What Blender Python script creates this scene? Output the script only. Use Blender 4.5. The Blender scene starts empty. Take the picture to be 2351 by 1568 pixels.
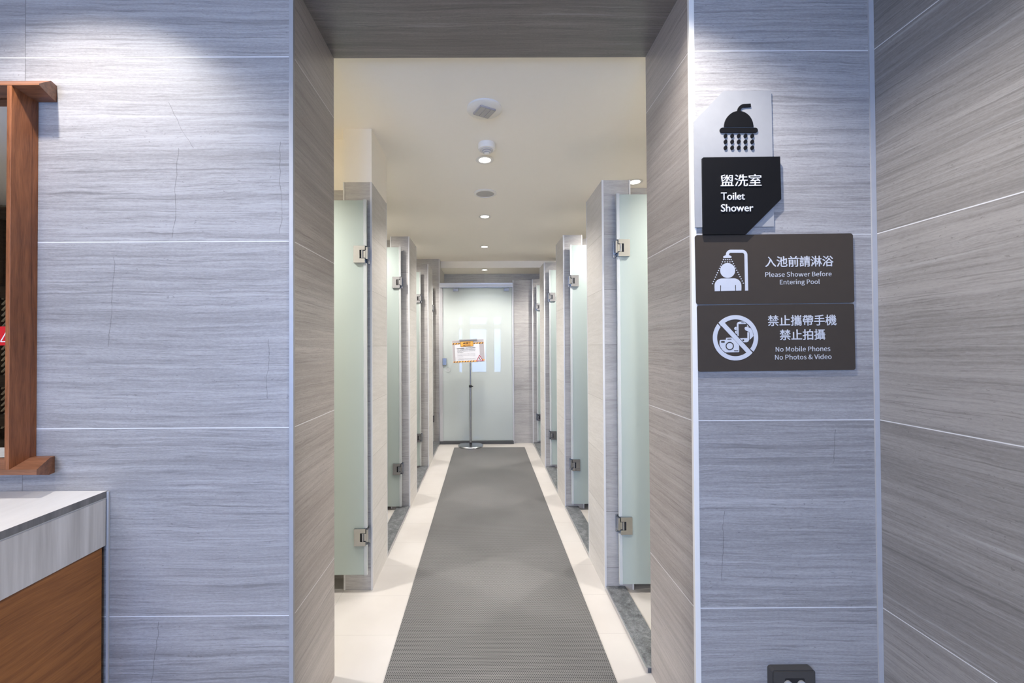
import bpy, bmesh, math, random
from mathutils import Vector, Matrix
random.seed(7)
D = bpy.data
COL = bpy.context.scene.collection
SC = bpy.context.scene

# ------------------------------------------------------------------ camera
cd = D.cameras.new('camera'); cam = D.objects.new('camera', cd); COL.objects.link(cam)
cd.sensor_width = 36.0; cd.lens = 945.0 / 2351 * 36; cd.shift_x = (1175.5 - 1115.28) / 2351
cd.clip_start = 0.02
_r = Vector((0.99998319, -0.00221661, -0.00535741)); _f = Vector((0.00227511, 0.9999376, 0.01093747))
_u = Vector((0.00533283, -0.01094948, 0.99992583))
M3 = Matrix((_r, _u, -_f)).transposed()
cam.matrix_world = Matrix.Translation((0, 0, 1.335)) @ M3.to_4x4()
SC.camera = cam

# ------------------------------------------------------------------ world, exposure
w = D.worlds.new('daylight'); SC.world = w; w.use_nodes = True
bg = w.node_tree.nodes['Background']; bg.inputs[0].default_value = (0.29, 0.495, 1.0, 1); bg.inputs[1].default_value = 18.0
SC.view_settings.view_transform = 'Standard'; SC.view_settings.look = 'None'
SC.view_settings.gamma = 1; SC.view_settings.use_curve_mapping = False
SC.view_settings.exposure = 0.0
SC.cycles.max_bounces = 10; SC.cycles.diffuse_bounces = 6; SC.cycles.transparent_max_bounces = 12
SC.cycles.sample_clamp_indirect = 6.0; SC.cycles.caustics_reflective = False; SC.cycles.caustics_refractive = False

def lamp(name, kind, loc, energy, color, parent=None, **kw):
    l = D.lights.new(name, kind); l.energy = energy; l.color = color
    for k, v in kw.items():
        setattr(l, k, v)
    o = D.objects.new(name, l); COL.objects.link(o); o.location = loc
    if parent: o.parent = parent
    return o
WARM = (1.0, 0.945, 0.885)
NEUT = (1.0, 0.95, 0.90)
# recessed wall washers over the vanity and in front of the opening, and one further left
FRONT = [((-1.29, 0.945, 2.64), 61, 123, 0.70), ((0.47, 0.945, 2.64), 94, 123, 0.68)]
for loc, e, cone, bl in FRONT:
    lamp('washer_light', 'SPOT', loc, e, NEUT, spot_size=math.radians(cone), spot_blend=bl, shadow_soft_size=0.022)
# added fill lamp behind the viewpoint, no known fixture; lifts the stone walls
lamp('room_fill_light', 'AREA', (-1.7, -1.5, 2.64), 78, WARM, shape='DISK', size=1.6)
CORR_E, STALL_E, FIRST_E, END_E = 76, 128, 185, 165

# ------------------------------------------------------------------ node helpers
class NT:
    def __init__(s, name):
        s.m = D.materials.new(name); s.m.use_nodes = True; s.t = s.m.node_tree
        s.t.nodes.clear()
        s.out = s.t.nodes.new('ShaderNodeOutputMaterial')
    def n(s, typ, ins=None, **props):
        nd = s.t.nodes.new(typ)
        for k, v in props.items(): setattr(nd, k, v)
        for k, v in (ins or {}).items(): s.put(nd.inputs[k], v)
        return nd
    def put(s, sock, v):
        if isinstance(v, bpy.types.NodeSocket): s.t.links.new(v, sock)
        elif isinstance(v, bpy.types.Node): s.t.links.new(v.outputs[0], sock)
        else:
            if sock.type == 'RGBA' and hasattr(v, '__len__') and len(v) == 3: v = (*v, 1)
            sock.default_value = v
    def m_(s, op, a, b=0.0, c=None):
        ins = {0: a, 1: b}
        if c is not None: ins[2] = c
        return s.n('ShaderNodeMath', ins, operation=op).outputs[0]
    def vec(s, x, y, z): return s.n('ShaderNodeCombineXYZ', {0: x, 1: y, 2: z}).outputs[0]
    def noise(s, v, scale=1.0, detail=2.0, rough=0.5):
        return s.n('ShaderNodeTexNoise', {'Vector': v, 'Scale': scale, 'Detail': detail, 'Roughness': rough}).outputs[0]
    def ramp(s, f, stops):
        r = s.n('ShaderNodeValToRGB', {0: f}); e = r.color_ramp.elements
        while len(e) < len(stops): e.new(0.5)
        for el, (p, c) in zip(e, stops): el.position = p; el.color = (*c, 1) if len(c) == 3 else c
        return r.outputs[0]
    def mix(s, f, a, b, mode='MIX'):
        nd = s.n('ShaderNodeMix', data_type='RGBA', blend_type=mode)
        s.put(nd.inputs[0], f); s.put(nd.inputs[6], a); s.put(nd.inputs[7], b)
        return nd.outputs[2]
    def bump(s, h, strength=0.2, dist=0.002):
        return s.n('ShaderNodeBump', {'Height': h, 'Strength': strength, 'Distance': dist}).outputs[0]
    def bsdf(s, color, rough=0.5, metal=0.0, normal=None, **kw):
        ins = {'Base Color': color, 'Roughness': rough, 'Metallic': metal}
        if normal is not None: ins['Normal'] = normal
        ins.update(kw)
        b = s.n('ShaderNodeBsdfPrincipled', ins)
        s.t.links.new(b.outputs[0], s.out.inputs[0])
        return s.m
    def xyz(s):
        g = s.n('ShaderNodeNewGeometry')
        sp = s.n('ShaderNodeSeparateXYZ', {0: g.outputs['Position']})
        return sp.outputs[0], sp.outputs[1], sp.outputs[2]

def plain(name, color, rough=0.5, metal=0.0, **kw):
    n = NT(name)
    x, y, z = n.xyz()
    v = n.noise(n.vec(x, y, z), 35.0, 3)
    c = n.mix(0.06, color, n.mix(v, (0, 0, 0), (1, 1, 1)), 'OVERLAY')
    return n.bsdf(c, rough, metal, **kw)

def stone(name, ua, va, v0, h=0.6, u0=None, pu=1.2, lo=(0.150, 0.139, 0.135), hi=(0.36, 0.345, 0.335), seed=0.0, joint=(0.66, 0.655, 0.65), jw=0.0030, rough=0.33, cracks=()):
    """wood-vein limestone slabs: veins along axis ua, courses of height h along axis va"""
    n = NT(name); P = n.xyz(); u, v = P['xyz'.index(ua)], P['xyz'.index(va)]
    t = n.m_('DIVIDE', n.m_('SUBTRACT', v, v0), h)
    row = n.m_('FLOOR', t); fv = n.m_('MULTIPLY', n.m_('SUBTRACT', t, row), h)
    off = n.m_('MULTIPLY_ADD', row, 3.71, seed)
    jm = n.m_('LESS_THAN', fv, jw)
    if u0 is not None:
        tu = n.m_('DIVIDE', n.m_('SUBTRACT', u, u0), pu); cu = n.m_('FLOOR', tu)
        fu = n.m_('MULTIPLY', n.m_('SUBTRACT', tu, cu), pu)
        off = n.m_('MULTIPLY_ADD', cu, 5.13, off)
        ju = n.m_('LESS_THAN', fu, 0.003)
    warp = n.noise(n.vec(n.m_('MULTIPLY', u, 0.9), n.m_('MULTIPLY', v, 2.0), off), 1.0, 2)
    warp2 = n.noise(n.vec(n.m_('MULTIPLY', u, 9.0), n.m_('MULTIPLY', v, 24.0), off), 1.0, 4, 0.6)
    vv = n.m_('ADD', v, n.m_('ADD', n.m_('MULTIPLY', n.m_('SUBTRACT', warp, 0.5), 0.055), n.m_('MULTIPLY', n.m_('SUBTRACT', warp2, 0.5), 0.013)))
    a = n.noise(n.vec(n.m_('MULTIPLY', u, 0.9), n.m_('MULTIPLY', vv, 52.0), off), 1.0, 6, 0.66)
    b = n.noise(n.vec(n.m_('MULTIPLY', u, 6.0), n.m_('MULTIPLY', vv, 210.0), off), 1.0, 4, 0.65)
    c = n.noise(n.vec(n.m_('MULTIPLY', u, 0.30), n.m_('MULTIPLY', vv, 9.0), off), 1.0, 2)
    d = n.noise(n.vec(n.m_('MULTIPLY', u, 90.0), n.m_('MULTIPLY', vv, 260.0), off), 1.0, 4, 0.7)
    s = n.m_('ADD', n.m_('ADD', n.m_('MULTIPLY', a, 0.36), n.m_('MULTIPLY', b, 0.24)), n.m_('ADD', n.m_('MULTIPLY', c, 0.18), n.m_('MULTIPLY', d, 0.22)))
    rnd = n.n('ShaderNodeTexWhiteNoise', {'W': off}, noise_dimensions='1D').outputs[0]
    s = n.m_('ADD', s, n.m_('MULTIPLY', n.m_('SUBTRACT', rnd, 0.5), 0.07))
    mid = tuple((p + q) / 2 for p, q in zip(lo, hi))
    col = n.ramp(s, [(0.28, lo), (0.45, mid), (0.57, hi), (0.72, tuple(min(1, q * 1.15) for q in hi))])
    # thin pale veins and hairline cracks
    ve = n.noise(n.vec(n.m_('MULTIPLY', u, 1.6), n.m_('MULTIPLY', vv, 75.0), n.m_('ADD', off, 9.0)), 1.0, 2)
    col = n.mix(n.m_('MULTIPLY', n.m_('MAXIMUM', n.m_('MULTIPLY', n.m_('SUBTRACT', ve, 0.60), 5.0), 0.0), 0.32), col, (0.56, 0.545, 0.535))
    for ku, kv, of, th, gain, mx in ((2.0, 85.0, 14.0, 0.58, 8.0, 0.75), (4.5, 190.0, 17.0, 0.57, 9.0, 0.7), (14.0, 300.0, 23.0, 0.60, 12.0, 0.6)):
        ve = n.noise(n.vec(n.m_('MULTIPLY', u, ku), n.m_('MULTIPLY', vv, kv), n.m_('ADD', off, of)), 1.0, 3, 0.6)
        band = n.noise(n.vec(n.m_('MULTIPLY', u, 0.5), n.m_('MULTIPLY', vv, 7.0), n.m_('ADD', off, of + 3.0)), 1.0, 1)
        mk = n.m_('MINIMUM', n.m_('MAXIMUM', n.m_('MULTIPLY', n.m_('SUBTRACT', n.m_('MULTIPLY_ADD', band, 0.16, ve), th + 0.08), gain), 0.0), 1.0)
        col = n.mix(n.m_('MULTIPLY', mk, mx * 0.55), col, tuple(q * 0.70 for q in lo))
    # small pits
    pt = n.noise(n.vec(n.m_('MULTIPLY', u, 70.0), n.m_('MULTIPLY', vv, 120.0), off), 1.0, 2)
    pm = n.m_('MULTIPLY', n.m_('GREATER_THAN', pt, 0.71), n.m_('GREATER_THAN', c, 0.5))
    col = n.mix(n.m_('MULTIPLY', pm, 0.35), col, tuple(q * 0.55 for q in lo))
    for cu_, z0, z1, sl in cracks:
        wob = n.m_('MULTIPLY', n.m_('SUBTRACT', n.noise(n.vec(cu_, n.m_('MULTIPLY', v, 11.0), 0.0), 1.0, 3, 0.55), 0.5), 0.03)
        dd = n.m_('ABSOLUTE', n.m_('SUBTRACT', n.m_('ADD', u, wob), n.m_('MULTIPLY_ADD', n.m_('SUBTRACT', v, z0), sl, cu_)))
        wd = n.m_('MULTIPLY', n.noise(n.vec(v, u, cu_), 22.0, 2), 0.0015)
        cm = n.m_('MULTIPLY', n.m_('LESS_THAN', dd, wd), n.m_('MULTIPLY', n.m_('GREATER_THAN', v, z0), n.m_('LESS_THAN', v, z1)))
        col = n.mix(n.m_('MULTIPLY', cm, 0.6), col, (0.06, 0.055, 0.05))
    if u0 is not None: col = n.mix(n.m_('MULTIPLY', ju, 0.6), col, (0.12, 0.115, 0.11))
    col = n.mix(jm, col, joint)
    hgt = n.m_('SUBTRACT', s, n.m_('MULTIPLY', jm, 0.5))
    return n.bsdf(col, rough, normal=n.bump(hgt, 0.06, 0.002))

def stall_stone(name, ua, seed=0.0, lo=(0.255, 0.243, 0.232), hi=(0.44, 0.425, 0.408), joint=(0.14, 0.132, 0.125)):
    """grey porcelain tile with a fine brushed grain, 30 cm courses"""
    n = NT(name); x, y, z = n.xyz(); u = {'x': x, 'y': y}[ua]
    t = n.m_('DIVIDE', n.m_('SUBTRACT', z, 0.119), 0.3045); row = n.m_('FLOOR', t)
    fv = n.m_('MULTIPLY', n.m_('SUBTRACT', t, row), 0.3045)
    off = n.m_('ADD', n.m_('MULTIPLY', row, 2.37), n.m_('MULTIPLY_ADD', n.m_('FLOOR', n.m_('MULTIPLY', y, 0.9)), 1.3, n.m_('ADD', n.m_('SIGN', x), seed)))
    tl = n.m_('MULTIPLY_ADD', n.noise(n.vec(u, z, off), 1.2, 1), 0.12, z)
    a = n.noise(n.vec(n.m_('MULTIPLY', u, 5.0), n.m_('MULTIPLY', tl, 60.0), off), 1.0, 5, 0.7)
    b = n.noise(n.vec(n.m_('MULTIPLY', u, 30.0), n.m_('MULTIPLY', tl, 240.0), off), 1.0, 3, 0.7)
    c = n.noise(n.vec(u, n.m_('MULTIPLY', z, 2.0), off), 2.0, 2)
    s = n.m_('ADD', n.m_('ADD', n.m_('MULTIPLY', a, 0.45), n.m_('MULTIPLY', b, 0.3)), n.m_('MULTIPLY', c, 0.25))
    rnd = n.n('ShaderNodeTexWhiteNoise', {'W': off}, noise_dimensions='1D').outputs[0]
    s = n.m_('ADD', s, n.m_('MULTIPLY', n.m_('SUBTRACT', rnd, 0.5), 0.08))
    col = n.ramp(s, [(0.34, lo), (0.62, hi)])
    jm = n.m_('LESS_THAN', fv, 0.0026)
    col = n.mix(n.m_('MULTIPLY', jm, 0.8), col, joint)
    return n.bsdf(col, 0.45, normal=n.bump(n.m_('SUBTRACT', s, n.m_('MULTIPLY', jm, 0.6)), 0.08, 0.002))

def wood(name, ua, va, dark, light, k=1.0):
    n = NT(name); P = n.xyz(); u, v = P['xyz'.index(ua)], P['xyz'.index(va)]
    o = P[({0, 1, 2} - {'xyz'.index(ua), 'xyz'.index(va)}).pop()]
    v2 = n.m_('MULTIPLY_ADD', n.noise(n.vec(n.m_('MULTIPLY', u, 2.5), n.m_('MULTIPLY', v, 6.0), o), 1.0, 2), 0.05, v)
    a = n.noise(n.vec(n.m_('MULTIPLY', u, 5.0 * k), n.m_('MULTIPLY', v2, 70.0 * k), n.m_('MULTIPLY', o, 70.0 * k)), 1.0, 4, 0.6)
    b = n.noise(n.vec(n.m_('MULTIPLY', u, 22.0 * k), n.m_('MULTIPLY', v2, 420.0 * k), n.m_('MULTIPLY', o, 300.0)), 1.0, 3, 0.6)
    s = n.m_('ADD', n.m_('MULTIPLY', a, 0.6), n.m_('MULTIPLY', b, 0.4))
    col = n.ramp(s, [(0.3, dark), (0.68, light)])
    return n.bsdf(col, 0.42, normal=n.bump(s, 0.1, 0.001))

MT = {}
MT['front_left'] = stone('limestone_front_left', 'x', 'z', -0.1247, u0=-1.4855, pu=1.2, seed=1.3, rough=0.46,
    cracks=((-1.004, 1.69, 1.98, 0.05), (-0.94, 1.98, 2.13, -0.55), (-1.21, 1.34, 1.63, 0.06), (-1.07, 0.24, 0.46, 0.1), (-0.70, 1.17, 1.36, 0.02), (-0.66, 1.70, 2.0, 0.01)))
MT['front_right'] = stone('limestone_front_right', 'x', 'z', -0.1108, seed=41.0, rough=0.46, cracks=((0.755, 0.58, 0.80, 0.05), (1.12, 0.95, 1.06, 0.1)), lo=(0.175, 0.165, 0.161), hi=(0.42, 0.405, 0.397))
MT['jamb_left'] = stone('limestone_jamb_left', 'y', 'z', -0.1247, seed=5.0, lo=(0.215, 0.184, 0.164), hi=(0.42, 0.380, 0.350))  # warmer, paler copy of the wall stone: corridor light put into the colour
MT['jamb_right'] = stone('limestone_jamb_right', 'y', 'z', -0.1108, seed=77.0, lo=(0.205, 0.177, 0.159), hi=(0.40, 0.364, 0.338))  # wall stone again, warmed and lightened in colour for the corridor light
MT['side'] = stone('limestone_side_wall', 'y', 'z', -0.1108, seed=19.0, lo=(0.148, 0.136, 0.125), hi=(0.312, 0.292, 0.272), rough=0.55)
MT['soffit'] = stone('limestone_soffit_shaded', 'x', 'y', 1.2, seed=12.0, lo=(0.118, 0.101, 0.090), hi=(0.235, 0.210, 0.190))  # wall stone darkened: shade under the lintel put into the colour
MT['stall_x'] = stall_stone('stall_tile_across_shaded', 'x')  # darker copy of the tile: shade on the near faces put into its colour
MT['stall_y'] = stall_stone('stall_tile_along_lit', 'y', 3.0, lo=(0.435, 0.416, 0.388), hi=(0.57, 0.55, 0.525), joint=(0.31, 0.295, 0.27))  # paler copy of the same tile: downlight on the corridor faces painted in
MT['paint'] = plain('cream_paint', (0.93, 0.875, 0.775), 0.7)
MT['white_paint'] = plain('white_paint', (0.78, 0.76, 0.72), 0.7)
MT['trim'] = plain('pale_aluminium', (0.62, 0.62, 0.62), 0.35, 0.15)
MT['trim_grey'] = plain('grey_sealant', (0.42, 0.42, 0.43), 0.5)
MT['trim_dull'] = plain('dull_aluminium', (0.36, 0.36, 0.37), 0.4, 0.3)
MT['chrome'] = plain('chrome', (0.42, 0.43, 0.445), 0.24, 1.0)
MT['brushed'] = plain('brushed_steel', (0.66, 0.66, 0.67), 0.30, 1.0)
MT['black'] = plain('black_plastic', (0.012, 0.012, 0.014), 0.45)
MT['sign_black'] = plain('black_sign_panel', (0.007, 0.007, 0.008), 0.5, **{'Specular IOR Level': 0.15})
MT['sign_white'] = plain('white_sign_panel', (0.315, 0.315, 0.32), 0.45)
MT['letter'] = plain('pale_lettering', (0.70, 0.70, 0.71), 0.5)
MT['brown'] = plain('taupe_acrylic', (0.056, 0.045, 0.036), 0.30, **{'Specular IOR Level': 0.2})
MT['ink'] = plain('sign_ink', (0.56, 0.57, 0.60), 0.5)
MT['plastic'] = plain('white_plastic', (0.80, 0.77, 0.71), 0.5)
MT['grey_plastic'] = plain('grey_louvre', (0.42, 0.40, 0.41), 0.5)
MT['mesh_grey'] = plain('speaker_mesh', (0.40, 0.385, 0.36), 0.6)
MT['outlet'] = plain('charcoal_plastic', (0.055, 0.052, 0.049), 0.32)
MT['dark_gap'] = plain('dark_sill', (0.055, 0.056, 0.058), 0.5)
MT['red'] = plain('red_vinyl', (0.52, 0.012, 0.016), 0.4)
MT['paper'] = plain('white_card', (0.82, 0.82, 0.84), 0.4)
MT['marble'] = plain('marbled_print', (0.50, 0.46, 0.46), 0.4)
MT['orange'] = plain('orange_print', (0.86, 0.42, 0.06), 0.4)
MT['print_black'] = plain('black_print', (0.02, 0.015, 0.012), 0.5)
MT['print_red'] = plain('crimson_print', (0.42, 0.02, 0.06), 0.5)
MT['wood_z'] = wood('mirror_frame_wood', 'z', 'y', (0.125, 0.038, 0.012), (0.34, 0.122, 0.046))
MT['wood_x'] = wood('mirror_rail_wood', 'x', 'z', (0.10, 0.036, 0.015), (0.29, 0.122, 0.060))
MT['wood_y'] = wood('cabinet_wood', 'y', 'z', (0.165, 0.055, 0.011), (0.38, 0.148, 0.036), 0.8)
MT['wood_front'] = wood('cabinet_front_wood', 'x', 'z', (0.165, 0.055, 0.011), (0.38, 0.148, 0.036), 0.8)
MT['dark_wood'] = wood('lattice_wood', 'x', 'z', (0.05, 0.033, 0.022), (0.14, 0.095, 0.062))
MT['slat_wood'] = plain('pale_slat_wood', (0.80, 0.70, 0.50), 0.5)

def floor_mat():
    n = NT('cream_floor_tile'); x, y, z = n.xyz()
    fy = n.m_('MULTIPLY', n.m_('FRACT', n.m_('DIVIDE', n.m_('SUBTRACT', y, 1.9195), 0.3)), 0.3)
    fx = n.m_('MULTIPLY', n.m_('FRACT', n.m_('DIVIDE', n.m_('ADD', x, 0.782), 0.6)), 0.6)
    jm = n.m_('MAXIMUM', n.m_('LESS_THAN', fy, 0.002), n.m_('LESS_THAN', fx, 0.002))
    c = n.noise(n.vec(x, y, z), 3.0, 4)
    col = n.ramp(c, [(0.3, (0.385, 0.362, 0.340)), (0.7, (0.440, 0.421, 0.403))])
    col = n.mix(n.m_('MULTIPLY', jm, 0.5), col, (0.22, 0.20, 0.185))
    return n.bsdf(col, 0.34)
MT['floor'] = floor_mat()

def mat_mat():
    n = NT('woven_vinyl_matting'); x, y, z = n.xyz(); p = 0.0086
    v = n.m_('DIVIDE', y, p * 0.92); rv = n.m_('FLOOR', v)
    wob = n.noise(n.vec(x, n.m_('MULTIPLY', y, 0.7), 0.0), 4.0, 2)
    u = n.m_('ADD', n.m_('DIVIDE', n.m_('MULTIPLY_ADD', wob, 0.012, x), p), n.m_('MULTIPLY', n.m_('MODULO', rv, 2.0), 0.5))
    fu = n.m_('SUBTRACT', n.m_('FRACT', u), 0.5); fv = n.m_('SUBTRACT', n.m_('FRACT', v), 0.5)
    d = n.m_('SQRT', n.m_('ADD', n.m_('MULTIPLY', fu, fu), n.m_('MULTIPLY', fv, fv)))
    hole = n.m_('SMOOTH_MIN', n.m_('MULTIPLY', n.m_('SUBTRACT', d, 0.25), 5.0), 1.0, 0.1)
    hole = n.m_('MAXIMUM', hole, 0.0)
    big = n.noise(n.vec(x, y, 3.0), 2.2, 3)
    base = n.ramp(big, [(0.3, (0.112, 0.110, 0.109)), (0.7, (0.150, 0.148, 0.147))])
    col = n.mix(hole, (0.008, 0.008, 0.0085), base)
    return n.bsdf(col, 0.48, normal=n.bump(hole, 0.25, 0.002))
MT['mat'] = mat_mat()

def granite():
    n = NT('dark_granite'); x, y, z = n.xyz(); p = n.vec(x, y, z)
    a = n.noise(p, 26.0, 5, 0.7); b = n.noise(p, 160.0, 3, 0.7)
    s = n.m_('ADD', n.m_('MULTIPLY', a, 0.6), n.m_('MULTIPLY', b, 0.4))
    return n.bsdf(n.ramp(s, [(0.36, (0.028, 0.030, 0.033)), (0.5, (0.085, 0.09, 0.096)), (0.66, (0.20, 0.207, 0.215))]), 0.4)
MT['granite'] = granite()

def worktop_mat(name, along, lo, hi):
    n = NT(name); x, y, z = n.xyz()
    if along == 'z': p = n.vec(n.m_('MULTIPLY', x, 40.0), n.m_('MULTIPLY', y, 40.0), n.m_('MULTIPLY', z, 2.0))
    else: p = n.vec(n.m_('MULTIPLY', x, 14.0), n.m_('MULTIPLY', y, 1.5), z)
    a = n.noise(p, 1.0, 5, 0.6)
    return n.bsdf(n.ramp(a, [(0.3, lo), (0.7, hi)]), 0.3)
MT['edge'] = worktop_mat('worktop_edge_shaded', 'z', (0.13, 0.125, 0.12), (0.24, 0.232, 0.225))  # slab stone darkened: shade along its edge put into the colour
MT['worktop'] = worktop_mat('worktop_stone', 'y', (0.68, 0.665, 0.645), (0.82, 0.805, 0.79))
MT['apron'] = worktop_mat('worktop_apron_stone', 'z', (0.45, 0.43, 0.405), (0.70, 0.675, 0.645))

def frosted(name, tint, transp=0.16, gloss=0.12):
    """acid-etched green-white glass: scatters, lets light through, keeps a polished sheen"""
    n = NT(name)
    df = n.n('ShaderNodeBsdfDiffuse', {'Color': tint}); tr = n.n('ShaderNodeBsdfTranslucent', {'Color': tint})
    tp = n.n('ShaderNodeBsdfTransparent', {'Color': (0.86, 0.93, 0.89, 1)})
    gl = n.n('ShaderNodeBsdfGlossy', {'Color': (1, 1, 1, 1), 'Roughness': 0.015})
    m1 = n.n('ShaderNodeMixShader', {0: 0.40, 1: df, 2: tr})
    m2 = n.n('ShaderNodeMixShader', {0: transp, 1: m1, 2: tp})
    fr = n.n('ShaderNodeFresnel', {'IOR': 1.5})
    m3 = n.n('ShaderNodeMixShader', {0: n.m_('MULTIPLY', fr, gloss / 0.12), 1: m2, 2: gl})
    n.t.links.new(m3.outputs[0], n.out.inputs[0]); return n.m
MT['frosted'] = frosted('frosted_door_glass', (0.68, 0.785, 0.75, 1))
MT['milk_glass'] = frosted('milk_glass', (0.74, 0.80, 0.785, 1), 0.0, 0.085)

def clear(name, tint=(1, 1, 1, 1), k=1.0, white=0.0):
    n = NT(name)
    tp = n.n('ShaderNodeBsdfTransparent', {'Color': tint}); gl = n.n('ShaderNodeBsdfGlossy', {'Roughness': 0.02})
    fr = n.n('ShaderNodeFresnel', {'IOR': 1.5})
    m = n.n('ShaderNodeMixShader', {0: n.m_('MULTIPLY', fr, k), 1: tp, 2: gl})
    if white:
        df = n.n('ShaderNodeBsdfDiffuse', {'Color': (0.8, 0.83, 0.82, 1)})
        m = n.n('ShaderNodeMixShader', {0: white, 1: m, 2: df})
    n.t.links.new(m.outputs[0], n.out.inputs[0]); return n.m
MT['clear'] = clear('clear_window_glass')
MT['seal'] = clear('clear_seal_strip', (0.9, 0.92, 0.91, 1), 1.0, 0.55)
MT['mirror'] = NT('silvered_mirror').bsdf((0.86, 0.87, 0.86), 0.01, 1.0)
def emit(name, col, st):
    n = NT(name); e = n.n('ShaderNodeEmission', {'Color': col, 'Strength': st}); n.t.links.new(e.outputs[0], n.out.inputs[0]); return n.m
MT['lamp'] = emit('lit_lamp_lens', (1.0, 0.96, 0.90, 1), 7.0)

# ------------------------------------------------------------------ mesh helpers
def bx(bm, x0, x1, y0, y1, z0, z1, bevel=0.0):
    if x0 > x1: x0, x1 = x1, x0
    if y0 > y1: y0, y1 = y1, y0
    if z0 > z1: z0, z1 = z1, z0
    vs = [bm.verts.new(p) for p in ((x0, y0, z0), (x1, y0, z0), (x1, y1, z0), (x0, y1, z0), (x0, y0, z1), (x1, y0, z1), (x1, y1, z1), (x0, y1, z1))]
    fs = [bm.faces.new([vs[i] for i in f]) for f in ((0, 3, 2, 1), (4, 5, 6, 7), (0, 1, 5, 4), (1, 2, 6, 5), (2, 3, 7, 6), (3, 0, 4, 7))]
    if bevel:
        es = list({e for f in fs for e in f.edges})
        bmesh.ops.bevel(bm, geom=es, offset=bevel, segments=2, affect='EDGES', profile=0.6)
    return bm
def box(*a, **k): return bx(bmesh.new(), *a, **k)
def lathe(bm, prof, seg=40, axis='z', c=(0, 0, 0)):
    """revolve (r, h) pairs about an axis through c"""
    rings = []
    for r, h in prof:
        ring = []
        for i in range(seg):
            a = 2 * math.pi * i / seg; p = (r * math.cos(a), r * math.sin(a), h)
            if axis == 'y': p = (p[0], p[2], p[1])
            if axis == 'x': p = (p[2], p[0], p[1])
            ring.append(bm.verts.new((p[0] + c[0], p[1] + c[1], p[2] + c[2])))
        rings.append(ring)
    for A, B in zip(rings, rings[1:]):
        for i in range(seg):
            bm.faces.new((A[i], A[(i + 1) % seg], B[(i + 1) % seg], B[i]))
    if prof[0][0] > 1e-6: bm.faces.new(rings[0][::-1])
    if prof[-1][0] > 1e-6: bm.faces.new(rings[-1])
    bmesh.ops.remove_doubles(bm, verts=[v for r in rings for v in r], dist=1e-6)
    bmesh.ops.recalc_face_normals(bm, faces=bm.faces[:])
    return bm
def prism(bm, pts, y_front, y_back):
    """polygon given in (x, z), from y_front (towards the viewer) back to y_back"""
    a = [bm.verts.new((x, y_front, z)) for x, z in pts]; b = [bm.verts.new((x, y_back, z)) for x, z in pts]
    n = len(pts); fs = [bm.faces.new(a), bm.faces.new(b[::-1])]
    for i in range(n): fs.append(bm.faces.new((a[(i + 1) % n], a[i], b[i], b[(i + 1) % n])))
    bmesh.ops.recalc_face_normals(bm, faces=fs)
    return bm
def obj(name, bm, mat, parent=None, smooth=False, loc=None):
    me = D.meshes.new(name); bm.to_mesh(me); bm.free()
    for m in (mat if isinstance(mat, (list, tuple)) else [mat]): me.materials.append(m)
    if smooth:
        for p in me.polygons: p.use_smooth = True
        try: me.set_sharp_from_angle(angle=math.radians(40))
        except Exception: pass
    o = D.objects.new(name, me); COL.objects.link(o)
    if parent: o.parent = parent
    if loc: o.location = loc
    return o
def tag(o, label, cat, group=None, kind=None):
    o['label'] = label; o['category'] = cat
    if group: o['group'] = group
    if kind: o['kind'] = kind
    return o
def thing(name, label, cat, loc=(0, 0, 0), group=None, kind=None):
    o = D.objects.new(name, None); COL.objects.link(o); o.location = loc; o.empty_display_size = 0.05
    return tag(o, label, cat, group, kind)
def struct(name, bm, mat, label, cat, parent=None):
    o = obj(name, bm, mat, parent); return tag(o, label, cat, kind='structure')
def dup(root, loc, label):
    r = root.copy(); COL.objects.link(r); r.location = loc; r['label'] = label
    for ch in list(root.children):
        c = ch.copy(); COL.objects.link(c); c.parent = r
        for g in list(ch.children):
            d = g.copy(); COL.objects.link(d); d.parent = c
    return r
def by_normal(o, fn):
    """material slot per face from its normal and centre"""
    for p in o.data.polygons: p.material_index = fn(p.normal, p.center)

# ------------------------------------------------------------------ setting
YF, YB = 1.327, 1.686                       # the two faces of the wall with the opening
XJL, XJR, XW = -0.617, 0.670, 1.2687         # opening jambs, side wall
H1, H2, H3 = 2.66, 2.545, 2.449              # ceilings: front room, corridor, end bay
XS = 1.78                                    # outer walls of the stalls
BACK = -2.6

struct('floor', box(-6.3, 1.95, BACK - 0.2, 6.6, -0.12, 0.0), MT['floor'], 'cream stone tile floor running down the corridor beside the grey mat', 'floor')

bm = box(-6.3, XJL, YF, YB, 0, H1 + 0.1); bx(bm, XJR, 1.95, YF, YB, 0, H1 + 0.1); bx(bm, XJL, XJR, YF, YB, 2.525, H1 + 0.1)
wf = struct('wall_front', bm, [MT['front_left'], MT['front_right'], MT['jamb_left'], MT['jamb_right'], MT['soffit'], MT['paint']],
            'grey veined limestone wall around the wide opening to the showers', 'wall')
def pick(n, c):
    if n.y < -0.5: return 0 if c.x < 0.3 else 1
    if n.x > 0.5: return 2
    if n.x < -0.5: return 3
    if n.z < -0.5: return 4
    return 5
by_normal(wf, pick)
for i, (x0, x1, m, lb) in enumerate(((XJL - 0.0125, XJL + 0.0015, 'trim_dull', 'pale metal corner strip on the left edge of the opening'),
                                     (XJR - 0.0015, XJR + 0.0155, 'plastic', 'white metal corner strip on the opening edge beside the signs'))):
    struct(f'trim_{i+1}', box(x0, x1, YF - 0.0035, YF + 0.009, 0, H1, bevel=0.0012), MT[m], lb, 'trim')
struct('trim_3', box(XW - 0.016, XW - 0.0005, YF - 0.005, YF - 0.0003, 0, H1), MT['trim_grey'], 'grey sealant strip in the corner right of the signs', 'trim')
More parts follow.
